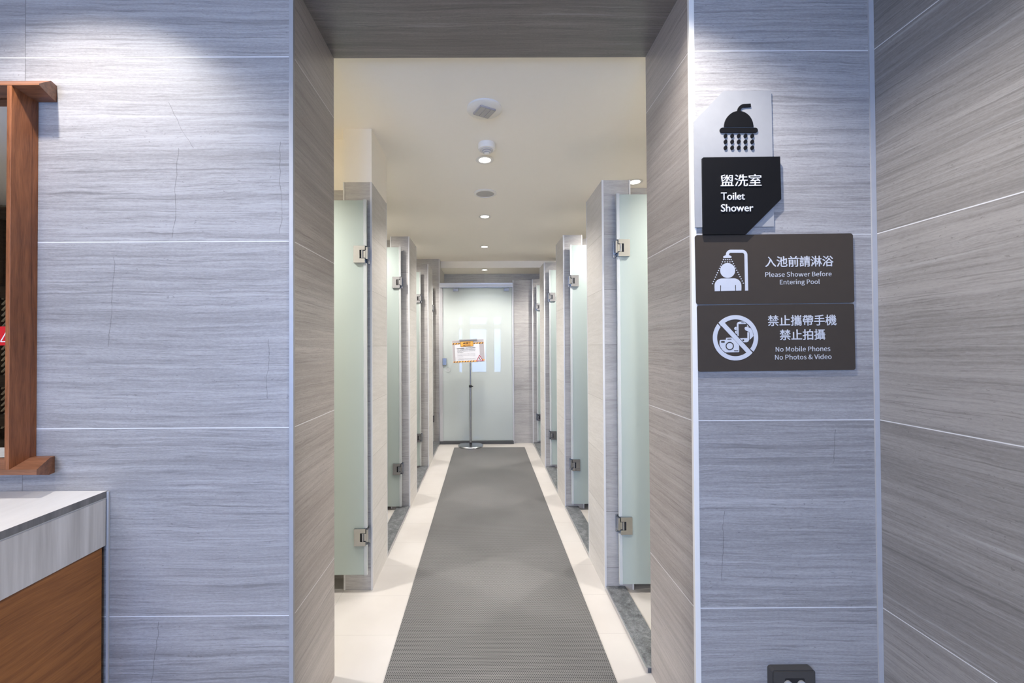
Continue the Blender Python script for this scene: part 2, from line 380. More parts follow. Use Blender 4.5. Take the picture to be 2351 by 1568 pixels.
struct('wall_right', box(XW, XW + 0.2, BACK, YF - 0.0002, 0, H1), MT['side'], 'grey veined limestone side wall at the right edge', 'wall')
struct('wall_left', box(-6.3, -6.2, BACK, YF, 0, H1), MT['paint'], 'plain cream wall at the far left end of the washroom', 'wall')
struct('ceiling_front', box(-6.3, 1.95, BACK - 0.2, YF, H1, H1 + 0.1), MT['paint'], 'cream ceiling over the washroom in front of the opening', 'ceiling')
bm = box(-1.95, 1.95, YB, 5.86, H2, H2 + 0.1); bx(bm, -1.95, 1.95, 5.86, 6.6, H3, H2 + 0.1)
struct('ceiling', bm, MT['paint'], 'cream corridor ceiling with a small step down near the end', 'ceiling')
struct('wall_stall_left', box(-XS - 0.15, -XS, YB, 6.6, 0, H2), MT['stall_y'], 'tiled outer wall behind the left shower stalls', 'wall')
struct('wall_stall_right', box(XS, XS + 0.15, YB, 6.6, 0, H2), MT['stall_y'], 'tiled outer wall behind the right shower stalls', 'wall')
struct('wall_end', box(-1.78, 1.78, 6.36, 6.6, 0, H3), MT['stall_x'], 'grey tiled end wall above and behind the sliding glass door', 'wall')

# back wall with daylight windows (behind the viewpoint, seen in the glass door's reflection)
WINS = [(-1.9, -0.75), (-0.52, 0.07), (0.29, 0.56)]; ZW0, ZW1 = 0.42, 2.33
bm = box(-6.3, WINS[0][0], BACK - 0.15, BACK, 0, H1); bx(bm, WINS[0][1], WINS[1][0], BACK - 0.15, BACK, 0, H1)
bx(bm, WINS[1][1], WINS[2][0], BACK - 0.15, BACK, 0, H1); bx(bm, WINS[2][1], XW + 0.2, BACK - 0.15, BACK, 0, H1)
for a, b in WINS:
    bx(bm, a, b, BACK - 0.15, BACK, 0, ZW0); bx(bm, a, b, BACK - 0.15, BACK, ZW1, H1)
struct('wall_back', bm, MT['white_paint'], 'pale wall with windows reflected in the far glass door', 'wall')
for i, (a, b) in enumerate(WINS):
    fr = bmesh.new(); y0, y1 = BACK - 0.10, BACK - 0.04
    for z0, z1 in ((ZW0, ZW0 + 0.04), (1.90, 2.08), (ZW1 - 0.03, ZW1)): bx(fr, a, b, y0, y1, z0, z1)
    for x0, x1 in ((a, a + 0.03), (b - 0.03, b)): bx(fr, x0, x1, y0, y1, ZW0 + 0.04, ZW1 - 0.03)
    wo = struct(f'window_{i+1}', fr, MT['white_paint'], ('wide window', 'middle window', 'narrow window')[i] + ' of the back wall, reflected in the far glass door', 'window')
    obj('pane', box(a + 0.03, b - 0.03, BACK - 0.075, BACK - 0.069, ZW0 + 0.04, 1.90), MT['clear'], wo)
    obj('pane', box(a + 0.03, b - 0.03, BACK - 0.075, BACK - 0.069, 2.08, ZW1 - 0.03), MT['clear'], wo)
    po = lamp('window_portal', 'AREA', ((a + b) / 2, BACK - 0.16, (ZW0 + ZW1) / 2), 1, (1, 1, 1), shape='RECTANGLE', size=b - a, size_y=ZW1 - ZW0)
    po.rotation_euler = (math.radians(90), 0, 0); po.data.cycles.is_portal = True

# ------------------------------------------------------------------ stall pillars and partitions
HP = 2.247
PIL = [(-1, 2.2745, 'first', 2.545), (-1, 3.4077, 'second', HP), (-1, 4.55, 'third', HP),
       (1, 2.2615, 'first', HP), (1, 3.3866, 'second', HP), (1, 4.4946, 'third', HP), (1, 5.62, 'fourth', HP)]
SIDE = {-1: 'left', 1: 'right'}
XP = {-1: -0.623, 1: 0.650}
def pillar(s, y, nth, top):
    x0 = XP[s]; x1 = x0 + s * 0.157; d = 0.345 if y < 5 else 0.30
    t = thing('stall_pillar', f'{nth} grey tiled shower pillar from the entrance, {SIDE[s]} side of the corridor', 'pillar', (x0, y, 0), 'tiled shower pillars', 'structure')
    sh = obj('shaft', box(0, s * 0.157, 0, d, 0, HP), [MT['stall_x'], MT['stall_y']], t)
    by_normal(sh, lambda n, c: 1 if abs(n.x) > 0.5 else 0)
    pt = obj('partition', box(s * 0.157, s * (XS - abs(x0)), 0.115, 0.255, 0, HP), [MT['stall_x'], MT['stall_y']], t)
    obj('corner_trim', box(-s * 0.0015, s * 0.009, -0.0025, 0.007, 0.0, HP, bevel=0.001), MT['trim'], t)
    obj('corner_trim', box(s * 0.149, s * 0.1582, -0.0025, 0.006, 0.0, HP, bevel=0.001), MT['trim'], t)
    obj('corner_trim', box(-s * 0.0012, s * 0.006, d - 0.006, d + 0.0015, 0.0, HP), MT['trim'], t)
    if top > HP:
        up = box(0, s * 0.157, 0, d, HP, top); bx(up, s * 0.157, s * (XS - abs(x0)), 0.115, 0.255, HP, top)
        obj('plaster_head', up, MT['paint'], t)['label'] = 'cream plaster above the tiles'
    return t
for a in PIL: pillar(*a)
# full-height tiled pier left of the sliding door
t = thing('door_pier', 'full-height tiled pier beside the lock edge of the sliding door', 'pillar', (-0.623, 5.70, 0), None, 'structure')
sh = obj('shaft', box(-1.155, 0, 0, 0.66, 0, H2), [MT['stall_x'], MT['stall_y']], t); by_normal(sh, lambda n, c: 1 if abs(n.x) > 0.5 else 0)
obj('corner_trim', box(-0.010, 0.0015, -0.003, 0.008, 0, H2), MT['trim'], t)
t = thing('door_pier', 'low tiled pier on the plain edge of the sliding door', 'pillar', (0.388, 5.665, 0), None, 'structure')
sh = obj('shaft', box(0, 1.39, 0, 0.14, 0, 2.24), [MT['stall_x'], MT['stall_y']], t); by_normal(sh, lambda n, c: 1 if abs(n.x) > 0.5 else 0)
obj('corner_trim', box(-0.0015, 0.010, -0.003, 0.008, 0, 2.24), MT['trim'], t)

# ------------------------------------------------------------------ granite thresholds
def threshold(s, y0, y1, label):
    x = XP[s]
    t = thing('granite_threshold', label, 'threshold', (x, y0, 0), 'granite thresholds')
    obj('slab', box(s * 0.006, s * 0.108, 0, y1 - y0, 0, 0.022, bevel=0.002), MT['granite'], t)
    obj('metal_edge', box(0, s * 0.006, 0, y1 - y0, 0, 0.020), MT['brushed'], t)
threshold(-1, 2.621, 3.4057, 'dark granite threshold between first and second left-hand pillars')
threshold(-1, 3.754, 4.548, 'dark granite threshold between second and third left-hand pillars')
threshold(-1, 4.897, 5.696, 'dark granite threshold between third left-hand pillar and the door pier')
threshold(1, 1.688, 2.2595, 'dark granite threshold between the entrance and first right-hand pillar')
threshold(1, 2.6085, 3.3845, 'dark granite threshold between first and second right-hand pillars')
threshold(1, 3.7335, 4.4925, 'dark granite threshold between second and third right-hand pillars')
threshold(1, 4.8415, 5.618, 'dark granite threshold between third and fourth right-hand pillars')

# ------------------------------------------------------------------ frosted shower doors
def hinge(s, z, t):
    """U-shaped glass clamp with a pin and a leaf screwed to the pillar; s = side, the door runs to s * x"""
    w_, h_ = 0.064, 0.092
    bm = bmesh.new()
    for y0, y1 in ((-0.0165, -0.0055), (0.0055, 0.0125)):
        pts = [(0.002, -h_ / 2), (w_, -h_ / 2), (w_, h_ / 2), (0.002, h_ / 2), (0.002, 0.023), (0.031, 0.023), (0.031, -0.023), (0.002, -0.023)]
        prism(bm, [(s * x, zz + z) for x, zz in pts], y0, y1)
    hb = obj('hinge', bm, MT['chrome'], t)
    obj('dark_plate', box(s * 0.0045, s * 0.0308, -0.0075, -0.0052, z - 0.0228, z + 0.0228), MT['black'], hb)  # black plate stands in for the shade inside the hinge slot
    bm = bmesh.new(); lathe(bm, [(0.0065, -0.0215), (0.0065, 0.0215)], 16, 'z', (s * 0.0165, -0.0115, z))
    bx(bm, -s * 0.001, s * 0.011, -0.013, 0.004, z - 0.019, z + 0.019)
    obj('pin', bm, MT['chrome'], hb, True)
    bm = bmesh.new(); bx(bm, -s * 0.012, -s * 0.001, -0.012, 0.0275, z - 0.026, z + 0.040, bevel=0.001)
    bx(bm, -s * 0.014, s * 0.030, 0.0225, 0.0295, z - 0.046, z + 0.046, bevel=0.001)
    obj('wall_leaf', bm, MT['chrome'], hb)
def shower_door(s, loc, z0, z1, zh, label, width=0.70):
    t = thing('shower_door', label, 'shower door', loc, 'frosted glass shower doors')
    obj('glass_panel', box(s * 0.004, s * width, -0.005, 0.005, z0, z1, bevel=0.001), MT['frosted'], t)
    bm = bmesh.new(); last = z0
    for a, b in ((z0, zh[1] - 0.047), (zh[1] + 0.047, zh[0] - 0.047), (zh[0] + 0.047, z1 + 0.004)):
        bx(bm, -s * 0.004, s * 0.003, -0.0085, 0.0065, a, b); bx(bm, s * 0.003, s * 0.012, -0.0085, -0.0055, a, b)
    obj('seal_strip', bm, MT['seal'], t)
    for z in zh: hinge(s, z, t)
    return t
shower_door(-1, (-0.645, 2.240, 0), 0.104, 2.133, (1.836, 0.309), 'frosted glass shower door open against the first left-hand pillar')
sd = shower_door(-1, (-0.690, 3.377, 0), 0.030, 2.150, (1.86, 0.335), 'frosted glass shower door open against the second left-hand pillar')
dup(sd, (-0.706, 4.519, 0), 'frosted glass shower door open against the third left-hand pillar')
dup(sd, (-0.716, 5.669, 0), 'frosted glass shower door open against the full-height door pier')
sr = shower_door(1, (0.722, 2.231, 0), 0.050, 2.155, (1.862, 0.366), 'frosted glass shower door open against the first right-hand pillar')
dup(sr, (0.702, 3.356, 0), 'frosted glass shower door open against the second right-hand pillar')
dup(sr, (0.704, 4.464, 0), 'frosted glass shower door open against the third right-hand pillar')
dup(sr, (0.708, 5.589, 0), 'frosted glass shower door open against the fourth right-hand pillar')

# ------------------------------------------------------------------ sliding glass door at the end
t = thing('door_1', 'white frosted sliding glass door closing the end of the corridor', 'door', (-0.10, 5.64, 0), None, 'structure')
obj('glass_panel', box(-0.473, 0.476, -0.005, 0.005, 0.045, 2.135), MT['milk_glass'], t)
obj('header_rail', box(-0.512, 0.486, -0.028, 0.02, 2.135, 2.20, bevel=0.003), MT['brushed'], t)
obj('header_cover', box(-0.508, 0.486, -0.033, -0.028, 2.145, 2.175), MT['trim'], t)
obj('frame_post', box(-0.518, -0.474, -0.012, 0.03, 0.0, 2.135, bevel=0.002), MT['trim_grey'], t)
obj('frame_post', box(0.477, 0.486, -0.012, 0.02, 0.0, 2.135), MT['trim'], t)
for x in (-0.296, 0.400):
    bm = box(x - 0.034, x + 0.034, -0.016, -0.005, 2.085, 2.125, bevel=0.002); bx(bm, x - 0.024, x + 0.024, -0.019, -0.016, 2.098, 2.116)
    obj('hanger_clamp', bm, MT['chrome'], t)
bm = box(-0.478, -0.425, -0.022, -0.005, 1.077, 1.172, bevel=0.003); lathe(bm, [(0.012, -0.030), (0.012, -0.020)], 20, 'y', (-0.440, 0, 1.125))
obj('lock', bm, MT['chrome'], t)
bm = bmesh.new(); lathe(bm, [(0.026, -0.0075), (0.034, -0.0090), (0.034, -0.0055), (0.026, -0.0055)], 28, 'y', (-0.404, 0, 1.013))
obj('finger_ring', bm, MT['seal'], t)
obj('sill', box(-0.518, 0.486, -0.03, 0.02, 0.0, 0.042, bevel=0.002), MT['dark_gap'], t)

# ------------------------------------------------------------------ corridor mat
tag(obj('floor_mat', box(-0.408, 0.514, -0.6, 5.40, 0.0005, 0.010, bevel=0.002), MT['mat']), 'long grey woven mat laid down the corridor to the sliding door', 'mat')

# ------------------------------------------------------------------ ceiling fittings
def downlight(loc, label, e, r=0.053, group='corridor downlights', cone=116):
    t = thing('downlight', label, 'downlight', loc, group)
    bm = bmesh.new(); lathe(bm, [(r * 0.70, -0.001), (r, -0.001), (r + 0.006, -0.004), (r, -0.006), (r * 0.76, -0.005), (r * 0.70, -0.001)], 40)
    obj('trim_ring', bm, MT['plastic'], t, True)
    bm = bmesh.new(); lathe(bm, [(0.0, -0.004), (r * 0.72, -0.0035), (r * 0.72, -0.0012), (0.0, -0.0012)], 32)
    obj('lens', bm, MT['lamp'], t)
    lamp('beam', 'SPOT', (0, 0, -0.03), e, WARM, t, spot_size=math.radians(cone), spot_blend=0.75 if cone > 120 else 0.6, shadow_soft_size=0.04)
    return t
d0 = downlight((0.006, 2.66, H2), 'lit ceiling downlight between the smoke detector and the speaker', CORR_E)
dup(d0, (0.006, 3.83, H2), 'lit ceiling downlight just beyond the ceiling speaker')
dup(d0, (0.002, 5.00, H2), 'lit ceiling downlight just before the step in the ceiling')
downlight((0.002, 6.00, H3), 'lit ceiling downlight in the lowered bay over the sliding door', END_E)
s0 = downlight((1.115, 3.03, H2), 'lit stall downlight showing over the first right-hand pillar', STALL_E, group='stall downlights', cone=134)
STALLS = [((1.115, 4.02, H2), 'third right-hand stall'), ((1.115, 5.12, H2), 'last right-hand stall'),
          ((-1.115, 2.94, H2), 'second left-hand stall'), ((-1.115, 4.05, H2), 'third left-hand stall'), ((-1.115, 5.18, H2), 'last left-hand stall')]
for loc, lb in STALLS: dup(s0, loc, 'lit ceiling downlight of the ' + lb)
s1 = downlight((1.36, 1.86, H2), 'lit ceiling downlight of the nearest right-hand stall by the entrance', FIRST_E * 0.75, group='stall downlights', cone=132)
downlight((-1.36, 1.86, H2), 'lit ceiling downlight of the nearest left-hand stall by the entrance', FIRST_E, group='stall downlights', cone=132)

t = thing('motion_sensor', 'round white ceiling sensor with a grey square louvre, nearest the entrance', 'sensor', (0.004, 2.083, H2))
bm = bmesh.new(); lathe(bm, [(0.0, -0.016), (0.078, -0.014), (0.089, -0.008), (0.089, -0.0005), (0.0, -0.0005)], 48); obj('disc', bm, MT['plastic'], t, True)
bm = bmesh.new(); bx(bm, -0.044, 0.044, -0.044, 0.044, -0.022, -0.0145, bevel=0.006)
o = obj('louvre', bm, MT['grey_plastic'], t); o.rotation_euler = (0, 0, math.radians(28))
bm = bmesh.new()
for k in range(3): bx(bm, -0.040 + k * 0.028, -0.040 + k * 0.028 + 0.023, -0.040, 0.040, -0.0235, -0.0215)
o2 = obj('louvre_slats', bm, MT['mesh_grey'], o)

t = thing('smoke_detector', 'white domed smoke detector between the sensor and the first downlight', 'smoke detector', (0.017, 2.455, H2))
bm = bmesh.new(); lathe(bm, [(0.0, -0.0005), (0.052, -0.0005), (0.052, -0.024), (0.049, -0.034), (0.038, -0.037), (0.0, -0.037)], 44); obj('base', bm, MT['plastic'], t, True)
bm = bmesh.new()
for r0, z in ((0.038, -0.041), (0.029, -0.049), (0.019, -0.056)): lathe(bm, [(0.0, z + 0.005), (r0, z + 0.005), (r0, z + 0.001), (0.0, z + 0.001)], 32)
obj('chamber', bm, MT['grey_plastic'], t)
bm = bmesh.new()
for r0, z in ((0.036, -0.0365), (0.027, -0.0445), (0.017, -0.0525)): lathe(bm, [(r0 - 0.003, z), (r0, z), (r0, z - 0.0055), (r0 - 0.003, z - 0.0055)], 32)
lathe(bm, [(0.0, -0.060), (0.010, -0.060), (0.012, -0.055), (0.0, -0.055)], 24)
obj('ribs', bm, MT['plastic'], t)

t = thing('ceiling_speaker', 'round ceiling speaker with a grey mesh between two downlights', 'speaker', (0.009, 3.246, H2))
bm = bmesh.new(); lathe(bm, [(0.070, -0.0005), (0.090, -0.0005), (0.090, -0.006), (0.072, -0.010), (0.070, -0.006), (0.070, -0.0005)], 48); obj('rim', bm, MT['plastic'], t, True)
bm = bmesh.new(); lathe(bm, [(0.0, -0.008), (0.0695, -0.006), (0.0695, -0.001), (0.0, -0.001)], 48); obj('mesh_cover', bm, MT['mesh_grey'], t)

# ------------------------------------------------------------------ sign artwork helpers
def mapper(pivot, k, zx, zy, zs):
    """drawing units -> sign-local (x, z) metres about the pivot, drawing sheared back upright"""
    def f(x, y):
        dx = zx + x / zs - pivot[0]; dy = zy + y / zs - pivot[1]
        return (k * (dx - 0.0185 * dy), -k * (dy + 0.0125 * dx))
    return f
def arc(cx, cy, r, a0, a1, n=24, ry=None):
    ry = r if ry is None else ry
    return [(cx + r * math.cos(math.radians(a0 + (a1 - a0) * i / n)), cy + ry * math.sin(math.radians(a0 + (a1 - a0) * i / n))) for i in range(n + 1)]
def rrect(x0, y0, x1, y1, r, n=6):
    return arc(x1 - r, y0 + r, r, -90, 0, n) + arc(x1 - r, y1 - r, r, 0, 90, n) + arc(x0 + r, y1 - r, r, 90, 180, n) + arc(x0 + r, y0 + r, r, 180, 270, n)
def art(name, polys, f, yf, yb, mat, parent):
    bm = bmesh.new()
    for i, p in enumerate(polys): prism(bm, [f(*q) for q in p], yf - i * 0.00003, yb)
    return obj(name, bm, mat, parent)
def stroke(path, w_):
    """thick polyline in drawing units"""
    L, R_ = [], []
    for i, p in enumerate(path):
        a = path[max(0, i - 1)]; b = path[min(len(path) - 1, i + 1)]
        dx, dy = b[0] - a[0], b[1] - a[1]; l = math.hypot(dx, dy) or 1
        nx, ny = -dy / l * w_ / 2, dx / l * w_ / 2
        L.append((p[0] + nx, p[1] + ny)); R_.append((p[0] - nx, p[1] - ny))
    return L + R_[::-1]
try:
    SANS = D.fonts.load(bpy.utils.system_resource('DATAFILES', path='fonts') + '/Noto Sans CJK Regular.woff2')
except Exception:
    SANS = None
def text(name, s, f, x0, x1, y0, y1, yf, depth, mat, parent, bold=0.0, sans=False):
    """lettering filling the drawn box x0..x1, y0..y1 (as read off along its middle)"""
    cu = D.curves.new('t', 'FONT'); cu.body = s; cu.size = 1.0; cu.extrude = 0.05; cu.resolution_u = 3
    cu.align_x = 'CENTER'
    if sans and SANS: cu.font = SANS
    o = D.objects.new('t', cu); COL.objects.link(o)
    dg = bpy.context.evaluated_depsgraph_get(); dg.update()
    me = D.meshes.new_from_object(o.evaluated_get(dg)); D.objects.remove(o); D.curves.remove(cu)
    xs = [v.co.x for v in me.vertices]; ys = [v.co.y for v in me.vertices]
    mx, Mx, my, My = min(xs), max(xs), min(ys), max(ys)
    cx, cy = f((x0 + x1) / 2, (y0 + y1) / 2)
    W = f(x1, (y0 + y1) / 2)[0] - f(x0, (y0 + y1) / 2)[0]; Hh = f((x0 + x1) / 2, y0)[1] - f((x0 + x1) / 2, y1)[1]
    sx = W / (Mx - mx); sy = Hh / (My - my)
    for v in me.vertices:
        x, y, z = v.co
        v.co = (cx + (x - (mx + Mx) / 2) * sx, yf - (depth / 2 + z / 0.05 * depth / 2), cy + (y - (my + My) / 2) * sy)
    if bold:
        bm = bmesh.new(); bm.from_mesh(me); e = bold * Hh
        src = list(bm.verts) + list(bm.edges) + list(bm.faces)
        for i, (ox, oz) in enumerate(((e, 0), (-e, 0), (0, e), (0, -e))):
            g = bmesh.ops.duplicate(bm, geom=src)['geom']
            bmesh.ops.translate(bm, verts=[q for q in g if isinstance(q, bmesh.types.BMVert)], vec=(ox, -0.00004 * (i + 1), oz))
        bm.to_mesh(me); bm.free()
    me.name = name; me.materials.clear(); me.materials.append(mat)
    o = D.objects.new(name, me); COL.objects.link(o); o.parent = parent
    return o

# ------------------------------------------------------------------ toilet and shower sign
TILT = -0.0068
PV = (1695.7, 371.5); t = thing('toilet_shower_sign', 'white and black wall sign with a shower head symbol and the words Toilet Shower', 'sign', (0.8219, YF, 1.9243)); t.rotation_euler = (0, TILT, 0)
f = mapper(PV, 1.320 / 945, 1560, 180, 4.126)
art('white_panel', [[(415, 108), (873, 104), (899, 1407), (146, 1416), (131, 405)]], f, -0.007, -0.0005, MT['sign_white'], t)
ya, yb = -0.0105, -0.0068
dome = arc(557, 458, 139, 180, 360, 30, 152)
arm = stroke([(557, 312)] + arc(612, 306, 52, 190, 270, 8) + [(640, 253), (671, 251)], 31)
polys = [dome, rrect(377, 466, 738, 515, 24), arm] + [arc(x, y, 16, 0, 345, 14, 20) for x in (432, 495, 558, 622, 686) for y in (543, 599, 657)]
art('shower_symbol', polys, f, ya, yb, MT['sign_black'], t)
f2 = mapper((1703, 447.8), 1.312 / 945, 1560, 180, 4.126)
g2 = lambda x, y: (f2(x, y)[0] + 0.0038, f2(x, y)[1] + (1.8133 - 1.9243))
art('black_panel', [[(222, 742), (955, 732), (965, 1140), (630, 1476), (225, 1479), (215, 748)]], g2, -0.015, -0.0075, MT['sign_black'], t)
text('lettering', '盥洗室', g2, 384, 772, 907, 1021, -0.0148, 0.003, MT['letter'], t, 0.0)
text('lettering', 'Toilet', g2, 388, 613, 1079, 1150, -0.0148, 0.003, MT['letter'], t, 0.0)
text('lettering', 'Shower', g2, 388, 694, 1190, 1262, -0.0148, 0.003, MT['letter'], t, 0.0)

# ------------------------------------------------------------------ shower-first sign
PV = (1776.6, 617.6); t = thing('shower_rule_sign', 'upper brown plaque with a person showering, Please Shower Before Entering Pool', 'sign', (0.933, YF, 1.578), 'brown rule plaques'); t.rotation_euler = (0, TILT, 0)
fB = mapper(PV, 1.3225 / 945, 1570, 520, 4.356)
def plaque(x0, y0, x1, y1, r, dx):
    return [(x + dx * (y - y0) / (y1 - y0), y - 0.0125 * (x - x0)) for x, y in rrect(x0, y0, x1, y1, r)]
art('panel', [plaque(105, 85, 1692, 782, 26, 14)], fB, -0.006, -0.0005, MT['brown'], t)
fP = mapper(PV, 1.3225 / 945, 1600, 560, 13.07)
pipe = [(1478, 1405), (1455, 330)] + arc(1340, 335, 115, 0, -90, 10)[1:] + [(1000, 220)] + arc(1000, 320, 100, 270, 180, 8)[1:] + [(897, 350)]
polys = [stroke(pipe, 92), [(775, 372), (850, 338), (950, 338), (1020, 372), (1016, 420), (777, 424)], arc(905, 800, 226, 0, 355, 40)]
body = [(517, 1425), (512, 1300)] + arc(740, 1255, 228, 180, 270, 10, 215) + arc(1090, 1250, 228, 270, 360, 10, 215) + [(1320, 1300), (1318, 1405)]
polys.append(body)
dots = [(780 + 58 * i, 472) for i in range(5)] + [(825 + 74 * i, 540) for i in range(3)]
dots += [(750 - 30.2 * i, 540 + 65.8 * i) for i in range(11)] + [(1044 + 33 * i, 532 + 65 * i) for i in range(11)]
polys += [arc(x, y, 17, 0, 330, 10) for x, y in dots]
art('shower_symbol', polys, fP, -0.0066, -0.0055, MT['ink'], t)
for q in ([(680, 1250), (704, 1250), (702, 1420), (682, 1420)], [(1126, 1240), (1150, 1240), (1154, 1410), (1134, 1410)]): art('arm_line', [q], fP, -0.0070, -0.0064, MT['brown'], t)
fT = mapper(PV, 1.3225 / 945, 1740, 560, 10.222)
text('lettering', '入池前請淋浴', fT, 163, 1765, 285, 533, -0.0055, 0.0011, MT['ink'], t, 0.016)
text('lettering', 'Please Shower Before', fT, 165, 1726, 649, 768, -0.0055, 0.0011, MT['ink'], t, 0.0, True)
text('lettering', 'Entering Pool', fT, 508, 1445, 832, 980, -0.0055, 0.0011, MT['ink'], t, 0.0, True)

# ------------------------------------------------------------------ no phones sign
PV = (1780.1, 774.8); t = thing('no_photo_sign', 'lower brown plaque with crossed-out camera and phone, No Mobile Phones', 'sign', (0.935, YF, 1.357), 'brown rule plaques'); t.rotation_euler = (0, TILT, 0)
fB = mapper(PV, 1.3225 / 945, 1570, 520, 4.356)
art('panel', [plaque(128, 787, 1704, 1452, 24, 13)], fB, -0.0058, -0.0005, MT['brown'], t)
fC = mapper(PV, 1.3225 / 945, 1620, 710, 12.06)
ring1 = arc(815, 787, 628, -138.5, 37.6, 40) + arc(815, 787, 510, 37.0, -141, 40)
ring2 = arc(815, 787, 628, 41.0, 218.3, 40) + arc(815, 787, 510, 215.5, 44, 40)
cam_body = [(375, 870), (395, 848), (548, 842), (556, 788), (690, 778), (735, 800), (912, 990), (918, 1165), (905, 1185), (540, 1192), (455, 1130), (395, 1040), (372, 980)]
ph_out = [(852, 400), (880, 355), (930, 340), (1040, 338), (1118, 400)]
phone = [[(852, 400), (895, 405), (902, 745), (866, 720)], [(852, 400), (880, 355), (930, 340), (1040, 338), (1118, 402), (895, 407)],
         [(935, 800), (1145, 795), (1145, 630), (1192, 640), (1190, 850), (1165, 895), (1120, 912), (1040, 912)], [(1135, 425), (1185, 485), (1145, 480)]]
hand = [arc(825, 530, 45, 90, 270, 10) + [(845, 485), (845, 580)], [(808, 600), (845, 590), (850, 690), (806, 650)],
        [(1065, 520), (1085, 490), (1140, 482), (1240, 525), (1290, 620), (1310, 740), (1210, 840), (1205, 640), (1140, 600), (1085, 575)]]
art('prohibition_symbol', [ring1, ring2, [(350, 378), (520, 378), (1283, 1196), (1113, 1196)], cam_body] + phone + hand, fC, -0.0066, -0.0055, MT['ink'], t)
lens = arc(653, 1015, 114, 0, 360, 40) + arc(653, 1015, 88, 360, 0, 40)
for nm, q in (('lens_ring', lens), ('viewfinder', rrect(415, 875, 512, 922, 8)), ('flash_line', rrect(585, 812, 700, 832, 6)), ('camera_line', rrect(772, 1134, 888, 1156, 6)), ('phone_button', arc(1027, 853, 26, 0, 350, 18)), ('phone_earpiece', rrect(970, 362, 1048, 380, 6))):
    art(nm, [q], fC, -0.0072, -0.0064, MT['brown'], t)
fT = mapper(PV, 1.3225 / 945, 1740, 700, 10.222)
text('lettering', '禁止攜帶手機', fT, 228, 1838, 235, 482, -0.0053, 0.0011, MT['ink'], t, 0.014)
text('lettering', '禁止拍攝', fT, 508, 1572, 572, 818, -0.0053, 0.0011, MT['ink'], t, 0.014)
text('lettering', 'No Mobile Phones', fT, 410, 1693, 968, 1088, -0.0053, 0.0011, MT['ink'], t, 0.0, True)
text('lettering', 'No Photos & Video', fT, 395, 1722, 1155, 1275, -0.0053, 0.0011, MT['ink'], t, 0.0, True)

# ------------------------------------------------------------------ outlet box low on the pier
t = thing('wall_outlet', 'charcoal wall box with two white round knobs below the brown plaques', 'outlet', (0.966, YF, 0.245))
bm = bmesh.new(); prism(bm, rrect(-0.068, -0.066, 0.068, 0.066, 0.010), -0.026, -0.0005)
bmesh.ops.bevel(bm, geom=[e for e in bm.edges if all(v.co.y < -0.02 for v in e.verts)], offset=0.003, segments=2, affect='EDGES')
obj('box', bm, MT['outlet'], t)
bm = bmesh.new(); prism(bm, rrect(-0.030, -0.050, 0.032, 0.042, 0.004), -0.0265, -0.0255); obj('dark_plate', bm, MT['black'], t)  # flat black plate behind the knobs
for x in (-0.0215, 0.0205):
    bm = bmesh.new(); lathe(bm, [(0.0, -0.034), (0.007, -0.0335), (0.0125, -0.031), (0.0125, -0.0262), (0.0, -0.0262)], 28, 'y', (x, 0, 0.024)); obj('knob', bm, MT['sign_white'], t, True)

# ------------------------------------------------------------------ vanity and mirror
XC = -1.212
t = thing('stone_worktop', 'pale stone vanity worktop ending below the mirror', 'worktop', (XC, 1.0, 0.878))
obj('slab', box(-1.9, 0, -0.30, YF - 1.0 - 0.001, -0.020, 0.0), [MT['worktop'], MT['edge']], t)
by_normal(t.children[0], lambda n, c: 0 if n.z > 0.5 else 1)
bm = bmesh.new(); bx(bm, -1.9, 0.0022, -0.303, YF - 1.0 - 0.006, -0.0235, -0.0205); obj('joint_line', bm, MT['trim_grey'], t)
obj('apron', box(-1.9, 0.001, -0.302, YF - 1.0 - 0.006, -0.172, -0.024, bevel=0.0015), MT['apron'], t)
t = thing('vanity_cabinet', 'brown wood vanity cabinet under the pale stone worktop', 'cabinet', (XC, 1.0, 0))
obj('side_panel', box(-0.022, -0.006, -0.28, YF - 1.0 - 0.012, 0.0, 0.704), MT['wood_y'], t)
obj('body', box(-1.9, -0.024, -0.26, YF - 1.0 - 0.002, 0.0, 0.700), MT['wood_front'], t)
obj('wall_strip', box(0.0015, 0.0085, YF - 1.0 - 0.005, YF - 1.0 - 0.0005, 0.0, 0.877), MT['trim_grey'], t)

t = thing('wall_mirror', 'brown wooden framed mirror hung on the stone wall above the worktop', 'mirror', (0, 0, 0))
def rail(prof, nm):
    bm = bmesh.new(); A, B = [], []
    for y, z in prof:
        A.append(bm.verts.new((-2.42, y, z))); B.append(bm.verts.new((-1.381 + (1.327 - y) * 0.33, y, z)))
    bm.faces.new(A); bm.faces.new(B[::-1]); n = len(prof)
    for i in range(n): bm.faces.new((A[i], B[i], B[(i + 1) % n], A[(i + 1) % n]))
    bmesh.ops.recalc_face_normals(bm, faces=bm.faces[:])
    obj(nm, bm, MT['wood_x'], t)
rail([(1.250, 2.1385), (1.250, 2.143), (1.300, 2.184), (1.3265, 2.184), (1.3265, 2.131), (1.300, 2.131)], 'top_rail')
rail([(1.250, 0.953), (1.250, 0.969), (1.306, 0.990), (1.3265, 0.990), (1.3265, 0.937), (1.302, 0.937)], 'bottom_rail')
for x in (-1.4525, -2.36):
    bm = box(x, x + 0.0135, 1.2495, 1.308, 0.969, 2.1375, bevel=0.001); bx(bm, x - 0.012, x + 0.0125, 1.308, 1.3265, 0.990, 2.131)
    obj('post', bm, MT['wood_z'], t)
obj('mirror_glass', box(-2.346, -1.4532, 1.306, 1.311, 0.992, 2.128), MT['mirror'], t)
obj('backing', box(-2.34, -1.466, 1.3115, 1.3255, 0.992, 2.128), MT['black'], t)
